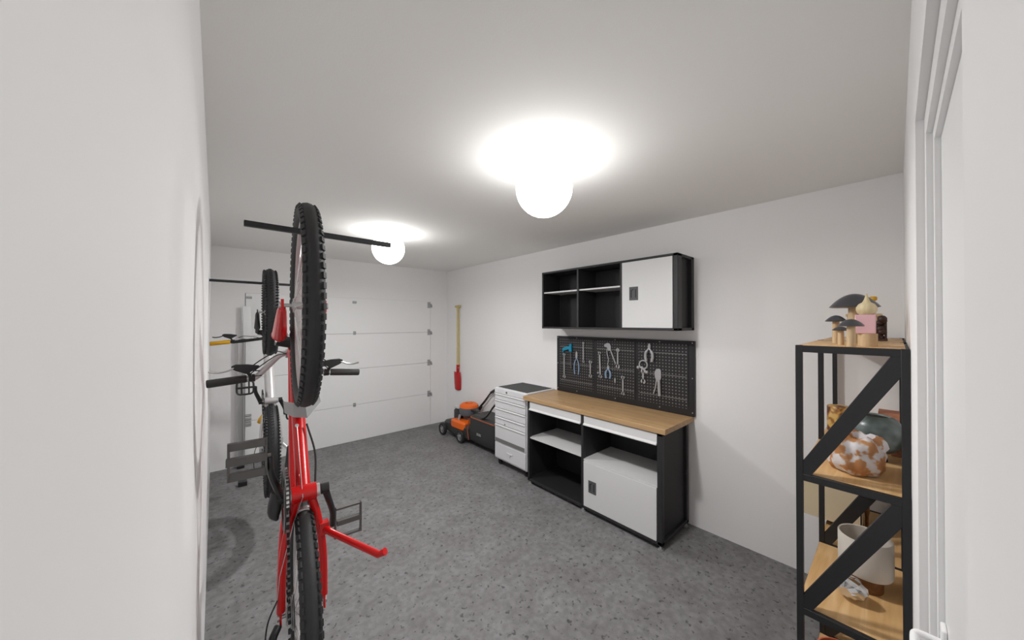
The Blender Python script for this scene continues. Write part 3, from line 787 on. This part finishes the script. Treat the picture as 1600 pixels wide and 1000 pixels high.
def wrench(y, za, zb, r1, r2, label, wdt=.011, ring=False, lean=0):
    # za top, zb bottom
    mb = MB()
    ya = y + lean; yb = y - lean
    pr(mb, [(yb-wdt/2, zb+r2*.7), (yb+wdt/2, zb+r2*.7), (ya+wdt/2, za-r1*.7), (ya-wdt/2, za-r1*.7)], .005)
    if ring:
        mb.lathe([(r1, 0), (r1, .006), (r1*.55, .006), (r1*.55, 0), (r1, 0)], (XT, ya, za-r1), 20, (1,0,0), cap=False)
    else: pr(mb, jaw(ya, za-r1, r1, PI/2+.25), .006)
    pr(mb, jaw(yb, zb+r2, r2, -PI/2+.25), .006)
    o = mb.build('wrench', 'steel_tool'); tag(o, label, 'wrench')
    peghook(o, ya, za-r1*1.6); return o
wrench(2.337, 1.275, 1.005, .016, .018, 'long steel wrench at far left end of the black pegboard', .013)
wrench(2.088, 1.402, 1.192, .012, .014, 'steel wrench hanging highest in the left pegboard panel', .012, ring=True)
wrench(2.003, 1.225, 1.05, .018, .018, 'short wrench at right edge of the left pegboard panel', .012)
wrench(1.892, 1.318, 1.06, .015, .018, 'long steel wrench at left edge of the middle pegboard panel', .016, lean=.004)
wrench(1.700, 1.360, 1.172, .017, .02, 'ring wrench top right in the middle pegboard panel', .013, ring=True)
wrench(1.648, 1.115, .935, .017, .016, 'lowest wrench on the pegboard, bottom right of middle panel', .013)
wrench(1.454, 1.20, 1.065, .02, .022, 'short wrench below the round clamp in right pegboard panel', .013)
# hammer
t = thing('hammer', 'claw hammer with teal blue head on left pegboard panel', 'hammer', (XT, 2.27, 1.33))
mb = MB(); pr(mb, [(2.232, 1.295), (2.262, 1.295), (2.268, 1.318), (2.335, 1.30), (2.345, 1.275), (2.35, 1.325), (2.30, 1.345), (2.262, 1.348), (2.255, 1.375), (2.235, 1.378)], .022, XT-.012)
mb.build('head', 'blue', t, bevel=.002)
MB().bar((XT-.002, 2.247, 1.30), (XT-.002, 2.240, 1.12), .010, .009, up=(1,0,0)).build('handle', 'handle_grey', t)
# pliers
def pliers(y, zt, zb, spread, label, gm='steel_tool', head='steel_tool', loc=None, name='pliers', kind='pliers', jl=.28, wd=.009, tipgap=.004):
    zc = zt - (zt-zb)*jl
    t = thing(name, label, kind, (XT, y, zc))
    mb = MB()
    pr(mb, [(y-.012, zc), (y+.012, zc), (y+.010, zt-.015), (y+tipgap, zt), (y-tipgap, zt), (y-.010, zt-.015)], .008)
    mb.lathe([(.007, 0), (.007, .003)], (XT, y, zc), 14, (-1,0,0))
    mb.build('jaws', head, t)
    for sd in (-1, 1):
        hx = XP - .001 - wd*.75
        pts = bez([(hx, y, zc), (hx, y+sd*spread*.8, zc-(zc-zb)*.3), (hx, y+sd*spread, zc-(zc-zb)*.65), (hx, y+sd*spread*.75, zb)], 5)
        MB().tube(pts, [wd*.5]*4+[wd*.75]*(len(pts)-4), 10).build('handle', gm, t)
    return t
pliers(2.175, 1.30, 1.065, .030, 'slim pliers with pale blue handles on left pegboard panel', 'blue_grip', wd=.009)
pliers(1.802, 1.195, 1.07, .026, 'small blue handled pliers in middle pegboard panel', 'blue_grip', wd=.013)
pliers(1.398, 1.42, 1.265, .032, 'grey pliers hanging highest in right pegboard panel', 'steel_tool', wd=.017)
t = thing('shears', 'thick rounded shears hanging at centre of right pegboard panel', 'shears', (XT, 1.32, 1.15))
mb = MB(); pr(mb, [(1.298, 1.20), (1.316, 1.212), (1.338, 1.205), (1.352, 1.18), (1.350, 1.14), (1.335, 1.10), (1.305, 1.10), (1.296, 1.14)], .010)
mb.build('jaws', 'steel_tool', t, bevel=.002)
MB().tube([(XT-.004, 1.312, 1.12), (XT-.004, 1.310, 1.05), (XT-.004, 1.306, .985)], [.013, .0125, .012], 10, flat=1).build('handle', 'steel_tool', t)
MB().tube(bez([(XT+.003, 1.335, 1.12), (XT+.003, 1.345, 1.05), (XT+.003, 1.362, .995)], 4), .0055, 8).build('handle', 'steel_tool', t)
# adjustable water pump pliers with long leaning arm
t = thing('water_pump_pliers', 'long jawed water pump pliers with one leaning arm, middle pegboard panel', 'pliers', (XT, 1.80, 1.38))
mb = MB(); pr(mb, [(1.775, 1.335), (1.80, 1.33), (1.812, 1.36), (1.845, 1.372), (1.842, 1.388), (1.81, 1.405), (1.785, 1.40), (1.772, 1.375)], .008)
mb.build('jaws', 'steel_tool', t)
MB().bar((XT+.003, 1.785, 1.36), (XT+.003, 1.722, 1.215), .010, .007, up=(1,0,0)).build('handle', 'steel_tool', t)
MB().tube(bez([(XT+.003, 1.815, 1.35), (XT+.003, 1.812, 1.30), (XT+.003, 1.798, 1.25), (XT+.003, 1.806, 1.20)], 4), .0045, 8).build('handle', 'steel_tool', t)
# round clamp
t = thing('clamp', 'round ring clamp hooked on the right pegboard panel', 'clamp', (XT, 1.455, 1.24))
ring = [(XT+.003, 1.452+.036*math.cos(a), 1.232+.036*math.sin(a)) for a in [2*PI*k/26 for k in range(26)]]
MB().tube(ring, .007, 10, closed=True).build('ring', 'steel_tool', t)
MB().ball((XT, 1.497, 1.205), .015, 12).ball((XT, 1.42, 1.17), .015, 12).bar((XT+.003, 1.47, 1.215), (XT+.003, 1.425, 1.17), .016, .01, up=(1,0,0)).build('screw_knob', 'steel_tool', t)
tag(MB().ball((XT, 1.912, 1.11), .010, 14).tube([(XT, 1.912, 1.11), (XP, 1.912, 1.11)], .005, 8).build('socket', 'steel_tool'), 'tiny round socket beside the left wrench of middle panel', 'socket')
tag(MB().lathe([(.004, 0), (.007, .01), (.007, .035), (.003, .05)], (XT, 1.727, 1.035), 12).tube([(XT, 1.727, 1.06), (XP, 1.727, 1.06)], .003, 6).build('screwdriver_bit', 'steel_tool'), 'tiny steel bit left of the lowest wrench', 'tool bit')

# ---------------------------------------------------------------- shovel
t = thing('shovel', 'red bladed shovel with pale wooden handle on the right wall', 'shovel', (2.82, 4.48, .56))
MB().tube([(2.81, 4.455, .90), (2.81, 4.455, 1.2), (2.81, 4.46, 1.84)], [.020, .018, .017], 14).build('shaft', 'lemon_wood', t)
MB().tube([(2.81, 4.40, 1.845), (2.81, 4.52, 1.845)], .019, 14).build('handle', 'lemon_wood', t)
mb = MB().tube([(2.81, 4.455, .95), (2.81, 4.462, .86), (2.812, 4.475, .80)], [.024, .022, .018], 14)
rs = []
for z, hw_, cx in ((.835, .088, .0), (.75, .094, .006), (.64, .092, .01), (.575, .088, .012), (.553, .084, .012)):
    row = []
    for k in range(9):
        a = -1 + 2*k/8
        row.append(V(2.80+cx - .03*(1-a*a)*.6 + .018, 4.49 + a*hw_, z + (.012*a*a if z < .6 else 0)))
    rs.append(row)
vs = [p for r in rs for p in r]; fs = [(i*9+j, i*9+j+1, (i+1)*9+j+1, (i+1)*9+j) for i in range(4) for j in range(8)]
mb.build('socket', 'shovel_red', t)
MB().add(vs, fs).build('blade', 'shovel_red', t, solid=.004)

# ---------------------------------------------------------------- lawn mower
t = thing('lawn_mower', 'orange and black push lawn mower with dark grass bag beside drawer cabinet', 'lawn mower', (2.62, 3.9, 0))
def loftbox(mb, sts, mi=0):
    # stations: (y, x0, x1, z0, z1)
    rs = []
    for y, x0, x1, z0, z1 in sts:
        c = min(x1-x0, z1-z0)*.18
        rs.append([V(x0+c,y,z0),V(x1-c,y,z0),V(x1,y,z0+c),V(x1,y,z1-c),V(x1-c,y,z1),V(x0+c,y,z1),V(x0,y,z1-c),V(x0,y,z0+c)])
    return mb.rings(rs)
mb = MB(); loftbox(mb, [(4.36, 2.53, 2.74, .08, .16), (4.30, 2.49, 2.78, .06, .20), (4.15, 2.47, 2.79, .05, .22), (3.72, 2.47, 2.79, .05, .24), (3.60, 2.50, 2.77, .08, .26)])
mb.build('deck', 'mower_black', t, bevel=.004)
mb = MB(); loftbox(mb, [(4.10, 2.475, 2.78, .17, .255), (4.06, 2.455, 2.79, .15, .27), (3.80, 2.455, 2.79, .15, .275), (3.76, 2.475, 2.78, .17, .26)])
lab(mb.build('deck_cover', 'orange', t, bevel=.006), 'orange plastic deck cover')
for x, y in ((2.447, 4.275), (2.80, 4.275), (2.455, 3.83), (2.80, 3.80)):
    r = .085
    wq = MB().lathe([(.055, -.02), (r-.008, -.022), (r, -.014), (r, .014), (r-.008, .022), (.055, .02), (.055, -.02)], (x, y, r), 32, (1,0,0), cap=False).build('wheel', 'rubber', t)
    mb = MB().lathe([(.058, -.014), (.058, .014), (.05, .014), (.05, -.014), (.058, -.014)], (x, y, r), 28, (1,0,0), cap=False).lathe([(.018, -.02), (.018, .02)], (x, y, r), 16, (1,0,0))
    for k in range(6):
        a = 2*PI*k/6; mb.bar((x, y, r), (x, y+.052*math.cos(a), r+.052*math.sin(a)), .012, .016, up=(1,0,0))
    mb.build('hub', 'silver', wq)
MB().tube([(2.44, 4.275, .085), (2.81, 4.275, .085)], .007, 10).build('axle', 'hinge', t)
MB().tube([(2.44, 3.82, .085), (2.81, 3.82, .085)], .007, 10).build('axle', 'hinge', t)
mb = MB(); loftbox(mb, [(4.16, 2.56, 2.70, .22, .38), (4.10, 2.54, 2.72, .22, .40), (3.98, 2.54, 2.72, .22, .38)])
mb.build('air_filter', 'black_plastic', t)
B((2.545, 4.02, .395), (2.60, 4.13, .41)).build('filter_cap', 'light_mark', t, bevel=.003)
mb = MB().lathe([(.10, 0), (.125, .02), (.135, .07), (.13, .12), (.10, .13)], (2.64, 3.90, .32), 32)
mb.lathe([(.07, 0), (.07, .08)], (2.64, 3.92, .24), 24)
mb.build('engine', 'mower_grey', t)
mb = MB().lathe([(.132, 0), (.125, .03), (.10, .05), (.06, .052), (.05, .03), (.05, 0)], (2.64, 3.90, .435), 32)
lab(mb.build('engine_cover', 'orange', t), 'orange ring shaped engine cover')
MB().tube([(2.50, 3.95, .24), (2.52, 3.94, .34)], .018, 12).build('exhaust', 'hinge', t)
# handle
hp = bez([(2.79, 4.02, .24), (2.79, 3.93, .35), (2.79, 3.76, .50), (2.79, 3.60, .655), (2.775, 3.50, .705), (2.72, 3.38, .715), (2.62, 3.26, .72), (2.53, 3.12, .71), (2.48, 3.08, .67), (2.48, 3.17, .58), (2.48, 3.29, .455), (2.50, 3.42, .40), (2.56, 3.60, .34), (2.56, 3.70, .25)], 5)
h_o = MB().tube(hp, .011, 12).build('handle_frame', 'black_plastic', t)
MB().tube([(2.79, 3.86, .385), (2.79, 3.82, .43)], .019, 12).tube([(2.79, 3.60, .655), (2.775, 3.50, .705), (2.72, 3.38, .715)], .017, 12).build('grip', 'grip', h_o)
MB().tube(bez([(2.78, 3.52, .67), (2.76, 3.60, .60), (2.77, 3.74, .48), (2.75, 3.86, .38)], 5), .004, 6).build('cable', 'cable', h_o)
# bag
mb = MB(); rs = []
for z, g in ((.07, .03), (.10, .012), (.20, 0), (.33, 0), (.375, .006)):
    x0, x1, ya, yb = 2.47+g, 2.80-g, 3.10+g, 3.66-g*1.2+(.02 if z < .2 else 0)
    ring = []; c = .05
    for cx, cy, a0 in ((x1-c, yb-c, 0), (x0+c, yb-c, PI/2), (x0+c, ya+c, PI), (x1-c, ya+c, 3*PI/2)):
        for k in range(5): ring.append(V(cx + c*math.cos(a0+k*PI/8), cy + c*math.sin(a0+k*PI/8), z))
    rs.append(ring)
mb.rings(rs)
bag = mb.build('grass_bag', 'bag_cloth', t)
rim_ = [Vector(p) + V(0, 0, .004) for p in rs[-1]]
MB().tube(rim_, .008, 8, closed=True).build('bag_piping', 'brown_piping', bag)
MB().tube([(2.475, 3.665, .08), (2.468, 3.68, .2), (2.47, 3.64, .36)], .007, 8).build('bag_piping', 'brown_piping', bag)
mb = MB(); top = [Vector(p) for p in rs[-1]]
mb.rings([top, [V(2.635 + (p.x-2.635)*.8, 3.37+(p.y-3.37)*.85, .415) for p in top]]); mb.build('bag_lid', 'mower_black', bag)
mb = MB()
for i, wq in enumerate((.012, .010, .014, .010, .012)):
    yy = 3.475 - i*.019
    mb.box((2.4655, yy-wq/2, .185), (2.471, yy-wq/2+.004, .215)); mb.box((2.4655, yy-wq/2, .185 + (.02 if i % 2 else 0)), (2.471, yy+wq/2, .19 + (.02 if i % 2 else 0)))
    mb.box((2.4655, yy-wq/2, .211), (2.471, yy+wq/2, .215))
mb.build('printed_mark', 'light_mark', bag)
MB().bar((2.60, 3.95, .40), (2.60, 3.60, .44), .03, .012).build('bag_flap', 'mower_black', t)

# ---------------------------------------------------------------- shelving rack
RX = (1.66, 2.22, 2.79); Y0, Y1 = YN+.001, .254; ps = .02
ZT, Z2, Z3, Z4 = 1.512, 1.03, .53, .09
t = thing('shelving_rack', 'black steel rack with oak shelves standing in the right front corner', 'shelving rack', (2.2, .11, 0))
mb = MB()
for x in RX:
    for y in (Y0, Y1-ps): mb.box((x, y, 0), (x+ps, y+ps, ZT+.002))
    for z in (ZT, Z2, Z3, Z4): mb.box((x+.0006, Y0+ps-.001, z-.024), (x+ps-.0006, Y1-ps+.001, z+.001))
    for za, zb in ((ZT, Z2), (Z2, Z3), (Z3, Z4)):
        if za == ZT and x != RX[0]: continue
        mb.bar((x+ps/2, Y0+.012, za-.02), (x+ps/2, Y1-.012, zb-.006), .036 if x == RX[0] else .03, .016, up=(1,0,0)) if False else \
        mb.prism([(Y0+.004, za-.012), (Y0+.004, za-.062), (Y1-.036, zb-.012), (Y1-.004, zb-.012), (Y1-.004, zb+.02), (Y0+.036, za-.012)], (x+.002, 0, 0), (0,1,0), (0,0,1), (1,0,0), ps-.004)
for z in (ZT, Z2, Z3, Z4):
    for y in (Y0, Y1-.008): mb.box((RX[0]+ps-.001, y+.0006, z-.024), (RX[1]+.001, y+.0076, z-.004)).box((RX[1]+ps-.001, y+.0006, z-.024), (RX[2]+.001, y+.0076, z-.004))
mb.build('frame', 'rack_black', t, bevel=.0012)
for z in (ZT, Z2, Z3, Z4):
    for i in (0, 1):
        B((RX[i]+ps+.001, Y0+.009, z-.018), (RX[i+1]-.001, Y1-.002, z+.0005)).build('shelf_board', 'shelf_wood', t)

# --- objects on the top shelf
def mushroom(name, label, x, y, h, r, capr, caph, zb=ZT+.001, m='turned_wood', sq=1):
    t = thing(name, label, 'mushroom figure', (x, y, zb), 'wooden mushrooms with dark caps')
    MB().lathe([(r, 0), (r*.96, h*.5), (r*.9, h)], (x, y, zb), 28).build('stem', m, t)
    pf = [(max(capr*k/12, .001), caph*(1-(k/12)**2)) for k in range(13)] + [(capr*.9, -.002), (r, -.001), (.001, -.001)]
    MB().lathe(pf, (x, y, zb+h-.001), 44).build('cap', 'cap_dark', t)
mushroom('mushroom', 'largest wooden mushroom with wide dark cap, behind the onion shaped lid', 2.02, .116, .152, .020, .078, .056)
mushroom('mushroom', 'medium dark capped wooden mushroom at front of the top shelf', 1.705, .106, .076, .0125, .035, .024)
mushroom('mushroom', 'wooden mushroom with dark cap, tucked left behind the medium one', 1.93, .164, .093, .012, .034, .024)
mushroom('mushroom', 'smallest wooden mushroom, lowest dark cap on the top shelf', 1.83, .142, .058, .010, .026, .014)
JX, JY = 1.80, .073
t = thing('wooden_jar', 'pink and natural wood jar with an onion shaped lid on top shelf', 'jar', (JX, JY, ZT))
zb = ZT+.001
MB().lathe([(.026, 0), (.026, .046)], (JX, JY-.004, zb), 36).build('base', 'turned_wood', t)
MB().box((JX-.026, JY-.025, zb+.046), (JX+.026, JY+.027, zb+.115)).build('body', 'pink', t, bevel=.002)
k_ = .7
MB().lathe([(r_*k_, h_*.82) for r_, h_ in [(.001, 0), (.026, 0), (.035, .008), (.040, .02), (.039, .034), (.030, .048), (.016, .056), (.010, .068), (.006, .080), (.003, .094), (.001, .096)]], (JX, JY-.002, zb+.115), 36).build('lid', 'onion_wood', t)
o = MB().box((2.42, .045, ZT+.118), (2.56, .17, ZT+.131)).box((2.43, .05, ZT+.001), (2.45, .165, ZT+.118)).box((2.53, .05, ZT+.001), (2.55, .165, ZT+.118)).build('wooden_stand', 'turned_wood', bevel=.001)
tag(o, 'pale wooden riser stand behind the pink jar on top shelf', 'stand')
mb = MB()
random.seed(9)
mb.box((2.35, .028, ZT+.001), (2.39, .036, ZT+.112))
for k in range(14):
    mb.ball((2.36+random.uniform(-.01,.01), .054+random.uniform(-.014,.016), ZT+.018+.0066*k+random.uniform(-.002,.002)), .012+random.uniform(0,.006), 10, (1, 1, 1))
mb.box((2.335, .026, ZT+.001), (2.385, .08, ZT+.012))
o = mb.build('carved_figure', 'ebony'); tag(o, 'dark brown carved wooden figure right of the pink jar', 'figurine')
t = thing('candle_holder', 'thin tall holder with yellow cup showing past the right of large mushroom cap', 'candle holder', (2.66, .080, ZT))
MB().lathe([(.022, 0), (.022, .006), (.004, .008), (.004, .205)], (2.66, .080, ZT+.001), 20).build('stem', 'turned_wood', t)
MB().lathe([(.009, 0), (.015, .006), (.015, .020), (.010, .024)], (2.66, .080, ZT+.203), 20).build('cup', 'yellow', t)

# --- second shelf
def wavy(cx, cy, z0, prof, amp, nfold, seg=72, ph=0, sx=1, sy=1):
    rs = []
    for i, (r, h) in enumerate(prof):
        ring = []
        for k in range(seg):
            a = 2*PI*k/seg
            f = 1 + amp*math.sin(nfold*a + ph + h*18) * (.4 + .6*i/len(prof)) + amp*.5*math.sin((nfold*2+1)*a + h*30)
            ring.append(V(cx + r*f*math.cos(a)*sx, cy + r*f*math.sin(a)*sy, z0 + h + amp*.06*math.sin(nfold*a+1)*(1 if i else 0)))
        rs.append(ring)
    return rs
mb = MB()
mb.rings(wavy(1.845, .106, Z2+.002, [(r_, h_*1.08) for r_, h_ in [(.05,0),(.066,.006),(.080,.03),(.082,.06),(.076,.075),(.084,.09),(.078,.11),(.068,.125),(.05,.130),(.045,.115),(.05,.06),(.03,.02)]], .10, 5, sx=1.05, sy=.98))
o = mb.build('fabric_vase', 'print_bag', angle=80); tag(o, 'crumpled orange and white patterned vase on second shelf', 'vase')
t = thing('round_vase', 'grey green glazed round vase on a black stand, second shelf', 'vase', (2.07, .045, Z2))
MB().lathe([(.03, .034), (.055, .04), (.078, .068), (.086, .108), (.082, .144), (.066, .172), (.046, .182), (.042, .176), (.06, .15), (.066, .11), (.03, .06)], (2.07, .062, Z2+.001), 44).build('vase_body', 'glaze', t)
MB().lathe([(.048, 0), (.046, .003), (.046, -.003), (.001, -.004)], (2.07, .062, Z2+.176), 36).build('mouth', 'black_in', t)
MB().lathe([(.038, 0), (.034, .02), (.034, .034)], (2.07, .062, Z2+.001), 28).build('base', 'black_metal', t)
o = MB().lathe([(.045, 0), (.047, .004), (.047, .125), (.044, .13), (.001, .13)], (2.46, .2, Z2+.001), 32).build('patterned_jar', 'jar_print')
tag(o, 'amber and brown patterned jar at far left of second shelf', 'jar')
o = MB().box((2.17, .0-.015, Z2+.001), (2.21, .018, Z2+.05)).build('brick_block', 'brick', bevel=.003)
tag(o, 'reddish brown block right of the black vase stand', 'block')
o = MB().box((2.42, -.01, Z2+.001), (2.52, .06, Z2+.135)).build('wooden_box', 'brick', bevel=.002)
tag(o, 'terracotta box peeking above the rim of grey green vase', 'box')

# --- third shelf
t = thing('oval_lamp', 'table lamp with oval cream shade and brown wooden base, third shelf', 'table lamp', (1.99, .085, Z3))
def oval(a, b, z, cx=1.99, cy=.088, seg=48): return [V(cx + a*math.cos(2*PI*k/seg), cy + b*math.sin(2*PI*k/seg), z) for k in range(seg)]
z = Z3+.001
MB().rings([oval(.060, .052, z), oval(.060, .052, z+.075)]).build('base', 'dark_wood', t, bevel=.001)
MB().rings([oval(.078, .075, z+.06), oval(.083, .080, z+.07), oval(.083, .080, z+.2), oval(.081, .078, z+.204), oval(.077, .074, z+.202), oval(.077, .074, z+.075), oval(.072,.07,z+.07)]).build('lamp_shade', 'shade', t)
t = thing('rectangular_lamp', 'table lamp with large beige box shade on brown base, behind the oval lamp', 'table lamp', (2.55, .2, Z3))
B((2.47, .17, z), (2.62, .24, z+.05)).build('base', 'dark_wood', t, bevel=.002)
mb = MB(); xa, xb, ya, yb = 2.42, 2.68, .118, .358
for a, b in (((xa,ya),(xb,ya+.004)), ((xa,yb-.004),(xb,yb)), ((xa,ya),(xa+.004,yb)), ((xb-.004,ya),(xb,yb))):
    mb.box((a[0], a[1], z+.03), (b[0], b[1], z+.225))
mb.box((xa, ya, z+.220), (xb, yb, z+.225))
mb.build('lamp_shade', 'shade2', t)
MB().tube([(2.545, .205, z+.05), (2.545, .205, z+.22)], .008, 10).build('pole', 'black_metal', t)
o = MB().lathe([(.006, 0), (.007, .06), (.011, .09), (.009, .16), (.001, .165)], (2.55, .105, z), 12).build('dark_spindle', 'dark_wood')
tag(o, 'thin dark brown spindle standing right of the beige box shade', 'spindle')
# crumpled silver ornament
mb = MB(); random.seed(3)
c = V(1.855, .115, Z3+.036); rs = []
for i in range(9):
    tt = i/8; rad = .043*math.sin(PI*(.08+.84*tt)**.8)
    ctr = c + V(.075*tt-.035, -.036*tt+.018, .022*math.sin(PI*(1-tt))*.6)
    ring = []
    for k in range(14):
        a = 2*PI*k/14; j = rad*(1+random.uniform(-.14, .12))
        p = ctr + V(.35*math.cos(a)*j, math.cos(a)*j, math.sin(a)*j*.9)
        p.z = max(p.z, Z3+.002); ring.append(p)
    rs.append(ring)
mb.rings(rs)
o = mb.build('silver_ornament', 'chrome', smooth=False); tag(o, 'crumpled silver foil ornament in front of the oval lamp', 'ornament')
o = MB().lathe([(.045, 0), (.06, .006), (.084, .07), (.086, .15), (.08, .151), (.076, .07), (.05, .012), (.001, .01)], (1.93, .145, Z4+.001), 40).build('terracotta_pot', 'terracotta')
tag(o, 'terracotta orange pot on the lowest shelf of the rack', 'pot')
